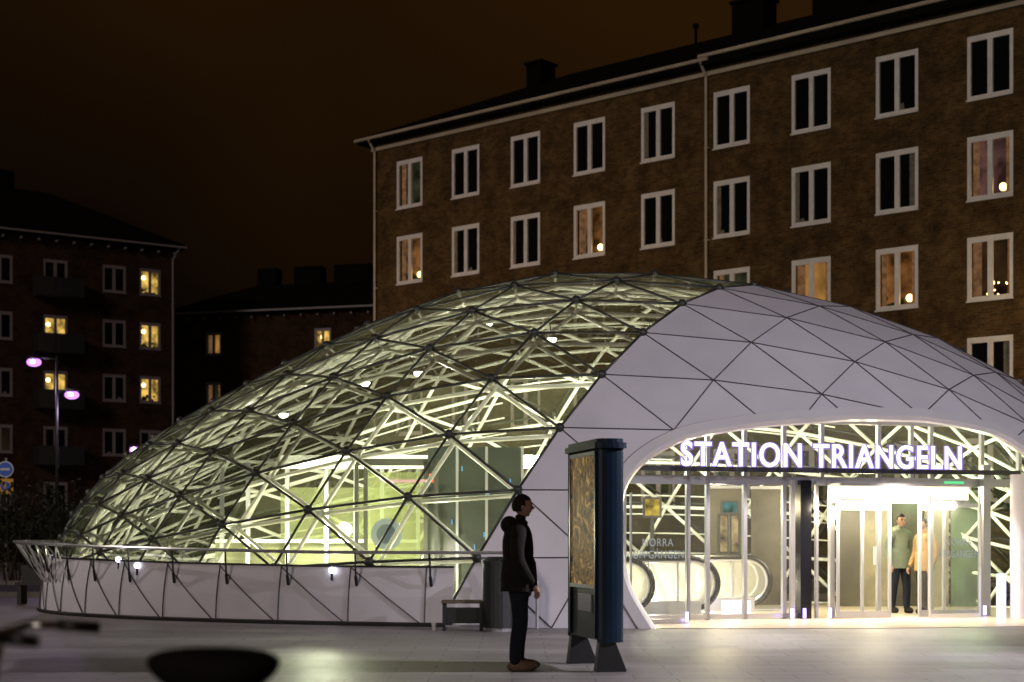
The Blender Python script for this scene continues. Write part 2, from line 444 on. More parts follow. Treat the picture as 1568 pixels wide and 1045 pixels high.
blue=emit('blue_indicator',(.15,.5,.9),1.0); red=emit('red_display',(1,.1,.05),1.4)
for k in range(14): 
    px=random.uniform(685,790);z=random.uniform(.9,2.7); wl.box((bx(px,27.68),27.68,z),(.02,.02,.09),blue)
wb(590,655,27.0,2.3,2.35,emit('red_white_display',(1,.55,.5),.9),.03)
wb(657,664,26.95,2.3,2.45,red,.03)
wl.obj('stairwell_enclosure',inter)
lf=MB(); Yc=27.1
lf.tube((bx(592,Yc),Yc,bz(818,Yc)),(bx(592,Yc),Yc-.04,bz(818,Yc)),.27,emit('round_sign_glow',(.8,.95,.85),.35),28)
lf.tube((bx(592,Yc),Yc-.05,bz(818,Yc)),(bx(592,Yc),Yc-.07,bz(818,Yc)),.17,emit('round_sign_core',(.3,.45,.5),.25),28)
lf.obj('round_sign',inter)
lampm=emit('pendant_glow',(1,1,.9),30)
pl=MB()
for i,(s,t,kk) in enumerate(((100,75,.9),(92,62,.88),(118,95,.88),(70,80,.88),(55,70,.86),(106,55,.9),(128,80,.88))):
    p=S(s,t,kk); q=S(s,t,.95)
    pl.tube(p,q,.012,M['dark'],5); pl.tube(p+Vector((0,0,.06)),p+Vector((0,0,-.02)),.09,M['dark'],14,r2=.11); pl.ball(p+Vector((0,0,-.03)),.09,lampm,12,8,(1,1,.8))
    if i in (0,1,5,6): light('pendant_light','POINT',p+Vector((0,0,-.18)),110,(1,1,.8),inter,shadow_soft_size=.1)
pl.obj('pendant_lamps',inter,smooth=True)
warmw=(.98,1,.72)
for i,(x,y,z,e) in enumerate(((-6.6,29.2,.9,260),(-3.4,28.0,1.5,500),(.2,28.4,3.0,450),(-5.0,26.5,.85,190),(-1.6,25.2,.9,200),(2.0,29.8,3.6,240))):  # the low front ones are added to brighten the front struts
    light('hall_light','POINT',(x,y,z),e,warmw,inter,shadow_soft_size=.15)
for i,(x,y,z,e) in enumerate(((3.6,27.6,1.9,190),(6.4,28.2,2.2,220),(8.3,28.4,2.2,110))):
    light('entrance_light','POINT',(x,y,z),e,(1,.84,.50) if i<2 else (.75,1,.55),inter,shadow_soft_size=.15)

# ---------------------------------------------------------------- entrance
ent=empty('station_entrance')
EA=Vector((bx(1050,25.4),25.4,0)); EB=Vector((bx(1500,27.0),27.0,0)); ED=(EB-EA).normalized(); EN=Vector((ED.y,-ED.x,0)); ang=math.atan2(ED.y,ED.x)
def tpx(P,D,px):
    k=(px-CX)/FP; return (k*P.y-P.x)/(D.x-k*D.y)
def ep(px,z,off=0):
    p=EA+EN*off; t=tpx(p,ED,px); q=p+ED*t; return Vector((q.x,q.y,z))
em=MB(); eg=MB()
def post(px,z0,z1,wd,mat,off=0,dp=.08): 
    c=ep(px,(z0+z1)/2,off); em.box(c,(wd,dp,z1-z0),mat,ang)
def bar(pa,pb,z0,z1,mat,off=0,dp=.08):
    a=ep(pa,(z0+z1)/2,off);b=ep(pb,(z0+z1)/2,off); em.box((a+b)/2,((b-a).length,dp,z1-z0),mat,ang)
def pane(pa,pb,z0,z1,off=0,mat=None):
    a=ep(pa,0,off);b=ep(pb,0,off)
    eg.face([(a.x,a.y,z0),(b.x,b.y,z0),(b.x,b.y,z1),(a.x,a.y,z1)],mat or M['clear'])
for p in (955,1053,1083,1140,1200,1345,1425,1503): post(p,.01,4.1,.065,M['frame'])
for p in (1258,1395,1560): post(p,2.35,4.1,.065,M['frame'])
bar(955,1560,2.22,2.36,M['frame']); bar(955,1560,3.25,3.31,M['frame']); bar(955,1225,.02,.1,M['steel'])
bar(955,1560,2.42,2.50,M['dark'],off=.25,dp=.1)
pane(1053,1225,.1,2.22);pane(955,1560,2.36,4.1)
viol=emit('violet_post_light',(.5,.4,1),4)
darkp=pbr('dark_glazed_pillar',(.008,.008,.012),.2)
post(1230,.01,2.3,.20,darkp,off=.05,dp=.2)
post(1213,.01,2.3,.07,M['steel'],off=.12); 
post(1273,.01,2.3,.09,M['steel'],off=.12); post(1250,.01,2.3,.04,M['frame'],off=.12); post(1508,.01,2.6,.14,M['frame'],off=.12,dp=.14)
for p in (1213,1232,1271,1508,1052): 
    c=ep(p,.11,.3 if p>1100 else .85); em.box(c,(.04,.04,.16),viol,ang)
boxm=emit('vestibule_lightbox',(1,.90,.58),2.6)
bar(1281,1475,1.98,2.2,boxm,off=.35,dp=.3); bar(1279,1477,2.2,2.25,M['frame'],off=.35,dp=.4); bar(1279,1477,1.93,1.98,M['frame'],off=.35,dp=.34)
gr=emit('exit_sign_green',(.15,.9,.35),1.0)
bar(1447,1475,2.27,2.31,gr,off=.1,dp=.05)
for p in (1283,1320,1362,1408,1445,1500): post(p,.02,1.93,.045,M['frame'],off=.3,dp=.05)
for a,b in ((1283,1320),(1408,1445),(1445,1500),(1320,1362)):
    bar(a,b,.02,.13,M['frame'],off=.3,dp=.05); pane(a,b,.13,1.93,off=.3)
    bar(a,b,1.86,1.93,M['frame'],off=.3,dp=.05)
post(1340,.9,1.2,.03,M['steel'],off=.36)
for a,b in ((966,1052),(1424,1500)):
    of=.75 if a<1000 else .6
    pane(a,b,.08,2.05,off=of)
    for p in (a,b): post(p,.01,2.05,.03,M['steel'],off=of,dp=.03)
    bar(a,b,.01,.08,M['steel'],off=of,dp=.05)
em.obj('entrance_frames',ent); eg.obj('entrance_glazing',ent)
def text(body,name,a,b,z,h,off,mat,parent,ext=.03,bold=.0):
    c=bpy.data.curves.new(name,'FONT'); c.body=body; c.size=h/.69; c.extrude=ext; c.space_character=1.12
    c.materials.append(mat)
    o=bpy.data.objects.new(name,c); col.objects.link(o); bpy.context.view_layer.update()
    P=ep(a,z,off);Q=ep(b,z,off)
    o.location=P; o.rotation_euler=(R(90),0,ang); wd=o.dimensions.x; c.offset=bold
    o.scale=((Q-P).length/wd,1,1); o.parent=parent; return o
lett=emit('letter_glow',(.86,.81,1),1.9); halo=emit('letter_edge_glow',(.46,.32,1),.7)
text('STATION TRIANGELN','sign_letters',1042,1470,2.5,.37,.62,lett,ent,.01,.007)
text('STATION TRIANGELN','sign_letter_halo',1042,1470,2.5,.37,.57,halo,ent,.035,.018)  # bolder glowing copy behind the letters stands in for their violet halo
fr=emit('screen_lettering',(.9,.95,1),.35)
text('NORRA','screen_text',983,1030,1.22,.12,.78,fr,ent,.002); text('UPPGÅNGEN','screen_text_lower',969,1046,1.03,.12,.78,fr,ent,.002)
text('NORRA','screen_text_side',1447,1487,1.22,.12,.63,fr,ent,.002); text('UPPGÅNGEN','screen_text_side_lower',1436,1498,1.02,.12,.63,fr,ent,.002)
light('vestibule_glow','AREA',ep(1378,1.9,.6),230,(1,.86,.62),ent,shape='RECTANGLE',size=2.2,size_y=.3).rotation_euler=(R(35),0,ang)
light('canopy_downlight','SPOT',ep(1180,2.4,1.0),300,(1,.87,.84),ent,spot_size=R(150),shadow_soft_size=.1,spot_blend=.6)
light('canopy_downlight_side','SPOT',ep(1400,2.4,1.0),300,(1,.87,.74),ent,spot_size=R(150),shadow_soft_size=.1,spot_blend=.6)
light('sign_wash','AREA',ep(1256,2.55,.8),6,(.75,.65,1),ent,shape='RECTANGLE',size=5,size_y=.3).rotation_euler=(R(180-30),0,ang)
cm=MB(); 
cm.tube(ep(1533,0,.9),ep(1533,.75,.9),.08,emit('bollard_glow',(.75,.72,1),1.6),16)
c0=ep(1560,0,1.0); cm.tube(c0,c0+Vector((0,0,2.4)),.14,M['trim'],20)
cm.box(ep(1127,.15,-.6),(.4,.3,.28),emit('floor_lightbox',(.8,.78,1),3),ang)
cm.obj('entrance_lights_and_column',ent)

# escalators
def escal(name,px,Y):
    e=empty(name); mb=MB(); xe=bx(px,Y)
    for k,dy in enumerate((0,1.05)):
        y=Y+dy; r=.44; zc=.56
        angs=[math.pi*q/12 for q in range(13)]
        path=[(xe-4.0,zc+r-1.1),(xe-2.3,zc+r)]+[(xe-r+r*math.sin(a),zc+r*math.cos(a)) for a in angs]+[(xe-2.3,zc-r)]
        mb.path([(x,y,z) for x,z in path],.042,M['rubber'],8)
        inn=[(xe-r+(r-.065)*math.sin(a),zc+(r-.065)*math.cos(a)) for a in angs]
        mb.path([(x,y,z) for x,z in [(xe-4.0,zc+r-1.17),(xe-2.3,zc+r-.065)]+inn+[(xe-2.3,zc-r+.065)]],.026,M['steel'],6)
        mb.face([(xe-2.3,y,zc+r-.06)]+[(x,y,z) for x,z in inn]+[(xe-2.3,y,zc-r+.06)],M['frost'])
        for k2 in range(4): mb.box((xe-.7-.5*k2,y,zc),(.03,.05,.78),M['steel'])
        for k2 in range(5): mb.tube((xe-.5-.4*k2,y+.03,zc-r+.1),(xe-.75-.4*k2,y+.03,zc+r-.1),.012,M['steel'],5)
        mb.box((xe-1.6,y,.14),(2.6,.12,.24),M['steel'])
    for k in range(16):
        mb.box((xe-.6-.2*k,Y+.525,.05-(max(0,k-5))*.1),(.19,.9,.05),M['steel'])
    mb.box((xe-.1,Y+.525,.03),(.9,.9,.03),M['steel'])
    mb.obj('escalator_body',e)
    light('comb_light','POINT',(xe-1.1,Y+.52,.45),55,(1,.86,.66),e,shadow_soft_size=.1)
    return e
escal('escalator',1100,26.9); escal('escalator',1180,28.4); escal('escalator',1000,26.0)
def poster(px0,px1,py0,py1,Y,c,s):
    e=empty('illuminated_poster'); mb=MB()
    x0,x1,z0,z1=bx(px0,Y),bx(px1,Y),bz(py1,Y),bz(py0,Y)
    mb.box(((x0+x1)/2,Y+.05,(z0+z1)/2),(x1-x0+.08,.08,z1-z0+.08),M['dark'])
    mb.box(((x0+x1)/2,Y-.005,(z0+z1)/2),(x1-x0,.02,z1-z0),emit('poster_glow',c,s,.9,4))
    mb.tube(((x0+x1)/2,Y+.05,0),((x0+x1)/2,Y+.05,z0),.04,M['dark']); mb.obj('poster_case',e)
poster(988,1010,765,790,29.5,(1,.7,.1),.6); poster(1103,1130,790,845,30.2,(.9,.65,.3),.4)
poster(1107,1128,770,785,30.0,(.1,.6,.55),.35)
pt=MB(); pmats=[pbr('hall_partition',(.10,.085,.06),.35,noise=.6,nscale=2),pbr('hall_partition_beige',(.30,.25,.16),.4,noise=.6,nscale=2),pbr('hall_partition_green',(.14,.20,.12),.35,noise=.6,nscale=2)]
for px0,px1,Y,k,h in ((1086,1136,30.6,0,2.3),(1283,1318,30.4,0,2.3),(1322,1362,30.4,1,2.2),(1366,1412,30.5,0,2.3),(1416,1452,30.3,1,2.2),(1456,1500,30.3,2,2.2),(1150,1195,31,0,2.3)):
    pt.box(((bx(px0,Y)+bx(px1,Y))/2,Y,h/2),(bx(px1,Y)-bx(px0,Y),.06,h),pmats[k])
    pt.box(((bx(px0,Y)+bx(px1,Y))/2,Y-.05,h+.03),(bx(px1,Y)-bx(px0,Y)+.05,.1,.06),M['frame'])
pt.obj('hall_partitions',inter)

# ---------------------------------------------------------------- buildings
def building(name,P0,P1,depth,H,wins,brick,wf,roofh,hip=4):
    P0=Vector((*P0,0));P1=Vector((*P1,0)); d=(P1-P0); L=d.length; an=math.atan2(d.y,d.x)
    e=empty(name,P0,an)
    wm=MB(); ts=sorted({0,L}|{w_[0] for w_ in wins}|{w_[1] for w_ in wins}); zs=sorted({0,H}|{w_[2] for w_ in wins}|{w_[3] for w_ in wins})
    ts=[t for t in ts if 0<=t<=L]
    for a,b in zip(ts[:-1],ts[1:]):
        for c,d_ in zip(zs[:-1],zs[1:]):
            mt,mz=(a+b)/2,(c+d_)/2
            if any(w_[0]<mt<w_[1] and w_[2]<mz<w_[3] for w_ in wins): continue
            wm.face([(a,0,c),(b,0,c),(b,0,d_),(a,0,d_)],brick)
    for w_ in wins:
        a,b,c,d_=w_[:4]; D=.6
        for q in ([(a,0,c),(a,D,c),(a,D,d_),(a,0,d_)],[(b,0,c),(b,0,d_),(b,D,d_),(b,D,c)],[(a,0,d_),(a,D,d_),(b,D,d_),(b,0,d_)],[(a,0,c),(b,0,c),(b,D,c),(a,D,c)]): wm.face(q,brick)
    wm.face([(0,0,0),(0,0,H),(0,depth,H),(0,depth,0)],brick); wm.face([(L,0,0),(L,depth,0),(L,depth,H),(L,0,H)],brick); wm.face([(0,depth,0),(0,depth,H),(L,depth,H),(L,depth,0)],brick)
    wm.obj('brick_walls',e)
    fm=MB();pm=MB();cm=MB()
    for w_ in wins:
        a,b,c,d_,kind=w_[:5]; t=.11; y=.05
        m=(a+b)/2
        fm.box((a+t/2,y,(c+d_)/2),(t,.08,d_-c),wf); fm.box((b-t/2,y,(c+d_)/2),(t,.08,d_-c),wf)
        fm.box((m,y,(c+d_)/2),(.15,.085,d_-c-.002),wf)
        fm.box((m,y+.001,d_-t*.75),(b-a-2*t,.08,t*1.5),wf); fm.box((m,y+.001,c+t/2),(b-a-2*t,.08,t),wf)
        fm.box((m,-.01,c-.025),(b-a+.02,.10,.045),wf)
        if not kind:
            pm.face([(a,.075,c),(b,.075,c),(b,.075,d_),(a,.075,d_)],M['pane'])
            rr=random.random()
            if rr<.45:
                s=random.choice((0,1)); x=a+.11 if s==0 else b-.11-.2; wd=random.uniform(.08,.2)
                cm.face([(x,.07,c+.12),(x+wd,.07,c+.12),(x+wd,.07,d_-.12),(x,.07,d_-.12)],CUR)
            if rr>.3 and rr<.6:
                x=random.uniform(a+.15,b-.4); hh=random.uniform(.1,.3)
                cm.face([(x,.069,c+.1),(x+.22,.069,c+.1),(x+.18,.069,c+.1+hh),(x+.05,.069,c+.1+hh*.8)],CUR)
        else:
            pm.face([(a,.45,c),(b,.45,c),(b,.45,d_),(a,.45,d_)],LIT[kind])
            x0,x1=a+.1,b-.1
            if kind!=4:
              for (u0,u1) in ((x0,x0+random.uniform(.15,.3)),(x1-random.uniform(.1,.2),x1)):
                for q in range(4):
                    cm.face([(u0+(u1-u0)*q/4,.2+.04*(q%2),c),(u0+(u1-u0)*(q+1)/4,.2+.04*((q+1)%2),c),(u0+(u1-u0)*(q+1)/4,.2+.04*((q+1)%2),d_),(u0+(u1-u0)*q/4,.2+.04*(q%2),d_)],CURL)
            if kind in(1,3):
                xx=b-.42; cm.ball((xx,.3,c+.33),.11,BULB,10,8,(1,1,1.1)); cm.tube((xx,.3,c),(xx,.3,c+.25),.025,M['dark'])
            if kind in (1,4):
                for q in range(9):
                    cm.ball((a+.15+q*(b-a-.3)/9,.32,c+.1+random.random()*.3),random.uniform(.04,.12),PLANT,6,5)
            if kind==4: cm.ball((a+.35,.35,d_-.45),.12,BULB,10,8)
            if kind==6:
                for q in range(16):
                    cm.ball((random.uniform(a+.15,b-.15),.3,c+random.uniform(.1,.55)),.03,BULB,6,5)
    fm.obj('window_frames',e); pm.obj('window_panes',e); cm.obj('curtains_and_lamps',e)
    rm=MB(); o=.45
    x0,x1,y0,y1=-o,L+o,-o,depth+o; z=H+.25; zr=H+.25+roofh; ym=depth/2
    r0=(hip,ym,zr); r1=(L-hip,ym,zr)
    a,b,c,d_=(x0,y0,z),(x1,y0,z),(x1,y1,z),(x0,y1,z)
    rm.face([a,b,r1,r0],M['roof']);rm.face([b,c,r1],M['roof']);rm.face([c,d_,r0,r1],M['roof']);rm.face([d_,a,r0],M['roof'])
    rm.box((L/2,depth/2,H+.12),(L+2*o-.02,depth+2*o-.02,.22),M['roof'])
    rm.obj('roof',e)
    return e,L
CUR=M['curtain']
CURL=emit('lit_curtain',(.8,.40,.18),.17,.4,6)
BULB=emit('table_lamp_glow',(1,.6,.22),5)
PLANT=pbr('pot_plants',(.03,.05,.015),.8)
LIT={1:emit('warm_room',(1,.40,.11),.15,.8,1.6),2:emit('amber_room',(1,.48,.12),.28,.5,1.4),3:emit('pink_room',(.8,.38,.32),.09,.7,1.6),4:emit('yellow_room',(1,.62,.13),.62,.9,2.2),5:emit('dim_room',(.5,.5,.25),.045,.7,1.5),6:emit('dark_room',(.8,.4,.15),.03,.7,1.5)}
P0=Vector((-3.93,59.9));dd=Vector((.759,-.651)).normalized()
Ps=P0+dd*(-1.95); L=38
lit={(0,1):1,(3,1):1,(8,1):3,(6,2):2,(7,2):1,(8,2):6,(0,0):5,(5,2):5}
wins=[]
for c in range(0,13):
    t=1.95+2.9*c
    for r in range(5):
        top=15.78-2.9*r
        k=lit.get((c,r),0)
        wins.append((t-.69,t+.69,top-1.84,top,k))
main,L=building('brick_apartment_building',Ps,Ps+dd*L,11,16.6,wins,M['brick'],M['winframe'],2.75,hip=5.5)
t=MB()
t.box((7.65,-.48,16.76),(15.5+.9,.12,.1),M['gutter']); t.box((27,-.48,16.88),(23,.12,.1),M['gutter'])
t.box((19,-.04,16.42),(38.1,.1,.14),M['gutter'])
for x in (.18,15.55):
    t.tube((x,-.12,.1),(x,-.12,16.3),.05,M['gutter'],8); t.tube((x,-.12,16.3),(x,-.48,16.75),.05,M['gutter'],8)
    for z in range(2,16,3): t.box((x,-.06,z),(.16,.12,.05),M['gutter'])
t.obj('gutters_and_downpipes',main)
ch=MB()
for x,y,wd,z1 in ((4.35,5.0,.75,20.0),(14.2,5,1.3,20.3),(17.9,5,2.2,20.2),(24,5,1.5,20.5)):
    ch.box((x,y,(17.5+z1)/2),(wd,.9,z1-17.5),M['roof']); ch.box((x,y,z1+.05),(wd+.15,1.05,.1),M['roof'])
ch.tube((11.85,4.8,18),(11.85,4.8,19.9),.05,M['roof']); ch.ball((11.85,4.8,19.95),.12,M['roof'],8,6)
ch.obj('chimneys',main)
def t_on(P0,P1,px):
    P0=Vector(P0);P1=Vector(P1);D=(P1-P0).normalized(); return tpx(P0,D,px)
LA=(bx(-90,76.5),76.5);LB=(bx(268,83.2),83.2)
wins=[]
lits={(230,0):4,(230,1):4,(230,2):4,(85,1):4,(85,2):4}
for px in (-50,0,85,175,230):
    t=t_on(LA,LB,px); wd=.62 if px!=230 else .58
    for r in range(5):
        if px==230 and r>3: continue
        top=15.4-2.83*r
        if t-wd<0.1: continue
        wins.append((t-wd,t+wd,top-1.4,top,lits.get((px,r),0)))
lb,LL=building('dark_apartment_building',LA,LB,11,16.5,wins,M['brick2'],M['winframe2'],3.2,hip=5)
bl=MB(); tb=t_on(LA,LB,85)
for r in range(4):
    z=15.4-2.83*r-1.45
    bl.box((tb,-.55,z-.5),(2.3,1.0,.12),M['dark']); bl.box((tb,-1.04,z-.05),(2.3,.05,.9),M['dark'])
    bl.box((tb-1.13,-.55,z-.05),(.05,1,.9),M['dark']); bl.box((tb+1.13,-.55,z-.05),(.05,1,.9),M['dark'])
bl.tube((LL-.15,-.1,0),(LL-.15,-.1,16),.06,M['winframe2']); bl.tube((LL-.15,-.1,16),(LL+.1,-.45,16.6),.06,M['winframe2'])
bl.box((LL/2,-.5,16.62),(LL+.9,.1,.1),M['winframe2'])
for k in range(14): bl.box((k*.9+.2,-.25,16.3),(.08,.3,.1),M['winframe2'])
bl.obj('balconies_and_gutter',lb)
c2=MB(); c2.box((LL*.35,5.5,20),(1.6,1,1.6),M['roof']); c2.obj('chimney',lb)
MA=(bx(262,90),90);MBp=(bx(640,86),86)
wins=[]
for px in (327,494,556,610):
    t=t_on(MA,MBp,px)
    for r in range(4):
        top=12.95-2.85*r
        k={(327,0):2,(494,0):4,(327,1):5}.get((px,r),0)
        wins.append((t-.5,t+.5,top-1.3,top,k))
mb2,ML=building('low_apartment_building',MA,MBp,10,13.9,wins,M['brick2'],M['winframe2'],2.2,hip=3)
c3=MB()
for x,wd in ((3.9,1.2),(6.5,1.7),(9.3,2.2)):
    c3.box((x,5,15.7+.6),(wd,.9,2.0),M['roof'])
c3.box((ML/2,-.5,14.02),(ML+.9,.1,.1),M['winframe2'])
for k in range(14): c3.box((k*1+.2,-.25,13.7),(.08,.3,.1),M['winframe2'])
c3.obj('chimneys_and_gutter',mb2)

# ---------------------------------------------------------------- street lamps & signs
vio=emit('street_lamp_glow',(.70,.26,1),1.9); vcore=emit('street_lamp_core',(.9,.8,1),12)
e=empty('street_lamp'); mb=MB(); Y=50; xp=bx(87,Y); zt=bz(555,Y)+.2
mb.tube((xp,Y,0),(xp,Y,1.0),.09,M['dark'],10); mb.tube((xp,Y,1.0),(xp,Y,zt),.06,M['dark'],10,r2=.045)
for px,py in((110,605),(52,555)):
    x=bx(px,Y); z=bz(py,Y)
    mb.tube((xp,Y,z+.1),(x,Y,z+.18),.035,M['dark'],8)
    mb.ball((x,Y,z+.15),.2,M['dark'],14,8,(1.2,1,.35)); mb.ball((x,Y,z),.19,vio,14,8,(1.25,1,.75)); mb.ball((x,Y-.14,z),.08,vcore,12,8,(1.2,1,.8))
    light('lamp_light','POINT',(x,Y,z-.3),90,(.8,.6,1),e,shadow_soft_size=.15)
mb.obj('pole_and_heads',e,smooth=True)
e=empty('street_lamp'); mb=MB(); Y=56; xp=bx(213,Y); x=bx(207,Y); z=bz(690,Y)
mb.tube((xp,Y,0),(xp,Y,z+.1),.06,M['dark'],10); mb.tube((xp,Y,z+.1),(x,Y,z+.18),.035,M['dark'],8); mb.ball((x,Y,z+.15),.2,M['dark'],14,8,(1.2,1,.35)); mb.ball((x,Y,z),.2,vio,14,8); mb.ball((x,Y-.14,z),.1,vcore,12,8)
mb.obj('pole_and_head',e,smooth=True); light('lamp_light','POINT',(x,Y,z-.3),60,(.8,.6,1),e,shadow_soft_size=.15)
sg=empty('traffic_sign'); mb=MB(); Y=50; x=bx(9,Y)
swh=pbr('sign_white',(.8,.8,.8),.5); syel=pbr('sign_yellow',(.9,.5,.03),.5); sbl=pbr('sign_blue_paint',(.05,.16,.8),.5)
mb.tube((x,Y,0),(x,Y,3.85),.035,M['frame'],10)
z=bz(719,Y); mb.tube((x,Y-.04,z),(x,Y-.06,z),.26,swh,24); mb.tube((x,Y-.062,z),(x,Y-.07,z),.225,sbl,24); mb.box((x,Y-.075,z),(.3,.01,.07),swh)
z=bz(745,Y); mb.box((x,Y-.05,z),(.5,.02,.48),syel); mb.tube((x,Y-.062,z),(x,Y-.07,z),.15,sbl,20); mb.box((x,Y-.075,z),(.05,.01,.2),syel)
mb.obj('sign_plates',sg)
def mast(x,y,z,energy,colr,tgt,size=70,blend=.7):
    e=empty('plaza_mast_lamp'); mb=MB()
    d=Vector((x-tgt[0],y-tgt[1],0)).normalized(); xp,yp=x+d.x*.7,y+d.y*.7; an=math.atan2(d.y,d.x)
    mb.tube((xp,yp,0),(xp,yp,z+.15),.11,M['dark'],10,r2=.06); mb.tube((xp,yp,z+.12),(x,y,z+.12),.03,M['dark'],8)
    mb.box((x,y,z+.12),(.45,.3,.1),M['dark'],an); mb.box((x,y,z+.055),(.4,.25,.02),emit('mast_glow',colr,10),an); mb.obj('mast',e)
    l=light('mast_light','SPOT',(x,y,z-.02),energy,colr,e,spot_size=R(size),spot_blend=blend,shadow_soft_size=.05)
    l.rotation_euler=(Vector((x,y,z))-Vector(tgt)).to_track_quat('Z','Y').to_euler()
mast(12.5,15.9,7.0,9500,(.98,.92,1),(.8,16.9,0),56)
mast(9.5,9.5,8.0,3400,(.93,.9,1),(5,24,3.2),50)
mast(17,38.5,8,900,(1,.68,.35),(9,53,9),120)
mast(-15.5,42,8,2000,(1,.66,.28),(-2,59,9),75)
mast(-14,27,7,800,(1,.9,.80),(-7,26,0),100)

# ---------------------------------------------------------------- advertising pylon
py=empty('advertising_pylon'); mb=MB()
navy=pbr('navy_paint',(.006,.020,.045),.3,noise=.3,nscale=3,spec=.5)
blk=pbr('black_frame',(.015,.015,.017),.45)
def posterm():
    m,nt,out=newmat('gold_poster')
    p=nt.nodes.new('ShaderNodeBsdfPrincipled'); tc=nt.nodes.new('ShaderNodeTexCoord')
    n=nt.nodes.new('ShaderNodeTexNoise'); n.inputs['Scale'].default_value=3.2; n.inputs['Detail'].default_value=5; n.inputs['Distortion'].default_value=3
    nt.links.new(tc.outputs['Object'],n.inputs['Vector'])
    r=nt.nodes.new('ShaderNodeValToRGB'); e=r.color_ramp.elements
    e[0].position=.38;e[0].color=(.02,.010,.004,1);e[1].position=.68;e[1].color=(.55,.36,.12,1)
    k=e.new(.47);k.color=(.22,.11,.03,1); k=e.new(.52);k.color=(.03,.014,.005,1); k=e.new(.58);k.color=(.28,.15,.04,1)
    nt.links.new(n.outputs[0],r.inputs[0]); nt.links.new(r.outputs[0],p.inputs['Base Color']); nt.links.new(r.outputs[0],p.inputs['Emission Color'])
    p.inputs['Emission Strength'].default_value=.5; p.inputs['Roughness'].default_value=.55; p.inputs['Specular IOR Level'].default_value=.2
    nt.links.new(p.outputs[0],out.inputs[0]); return m
F0=Vector((bx(916,15.9),15.9,0)); Dl=Vector((-.225,.974,0)).normalized(); Tn=Vector((.974,.225,0)).normalized()
def q(l,t,z): return F0+Dl*l+Tn*t+Vector((0,0,z))
def rbox(l0,l1,t0,t1,z0,z1,mat,rnd=0):
    if rnd:
        pts=[]
        for k in range(9):
            a=math.pi*k/8; pts.append((l0+rnd-rnd*math.sin(a)*1.0,(t0+t1)/2-(t1-t0)/2*math.cos(a)))
        for k in range(9):
            a=math.pi*k/8; pts.append((l1-rnd+rnd*math.sin(a),(t0+t1)/2+(t1-t0)/2*math.cos(a)))
    else: pts=[(l0,t0),(l0,t1),(l1,t1),(l1,t0)]
    n=len(pts)
    for k in range(n):
        a,b=pts[k],pts[(k+1)%n]
        mb.face([q(a[0],a[1],z0),q(b[0],b[1],z0),q(b[0],b[1],z1),q(a[0],a[1],z1)],mat)
    mb.face([q(a[0],a[1],z1) for a in pts],mat); mb.face([q(a[0],a[1],z0) for a in pts][::-1],mat)
rbox(-.02,.10,.0,.28,.30,2.28,navy,.06)
rbox(.08,1.16,.02,.26,.32,2.26,blk)
rbox(1.12,1.24,.0,.28,.30,2.28,navy,.06)
rbox(-.06,1.28,-.03,.31,2.28,2.34,navy,.08); rbox(-.03,1.25,0,.28,2.34,2.38,navy,.08)
rbox(.14,1.08,.004,.02,.88,2.22,posterm()); rbox(.3,.8,.008,.02,.6,.78,M['frame'])
for l in (.10,1.08): rbox(l,l+.04,-.006,.02,.34,2.26,navy)
rbox(.14,1.08,-.006,.02,2.22,2.26,M['frame']); rbox(.14,1.08,-.006,.02,.84,.88,M['frame'])
for l in (.0,1.08):
    P2=[q(l,.02,.34),q(l,-.02,.02),q(l,-.02,0),q(l,.30,0),q(l,.30,.02),q(l,.17,.34)]; Q2=[p+Dl*.1 for p in P2]
    mb.face(P2,blk);mb.face(Q2[::-1],blk)
    for k in range(6): mb.face([P2[k],P2[(k+1)%6],Q2[(k+1)%6],Q2[k]],blk)
mb.obj('pylon_body',py)

# ---------------------------------------------------------------- people
def apply_mods(o):
    dg=bpy.context.evaluated_depsgraph_get(); dg.update()
    me=bpy.data.meshes.new_from_object(o.evaluated_get(dg)); 
    o.modifiers.clear(); o.data=me
def skin(name,verts,edges,radii,mats,parent,sub=2,root=0):
    me=bpy.data.meshes.new(name); me.from_pydata(verts,edges,[]); me.update()
    o=bpy.data.objects.new(name,me); col.objects.link(o)
    o.modifiers.new('skin','SKIN'); lay=me.skin_vertices[0].data
    for i,r in enumerate(radii):
        lay[i].radius=(r,r) if not isinstance(r,tuple) else r; lay[i].use_root=(i==root)
    ss=o.modifiers.new('sub','SUBSURF'); ss.levels=sub; ss.render_levels=sub
    bpy.context.view_layer.update(); apply_mods(o)
    for m in mats: o.data.materials.append(m)
    for p in o.data.polygons: p.use_smooth=True
    o.parent=parent; return o
skinm=pbr('skin',(.26,.15,.10),.5,noise=.1,nscale=20)
hairm=pbr('dark_hair',(.010,.008,.006),.7,bump=.6,bscale=120,spec=.2)
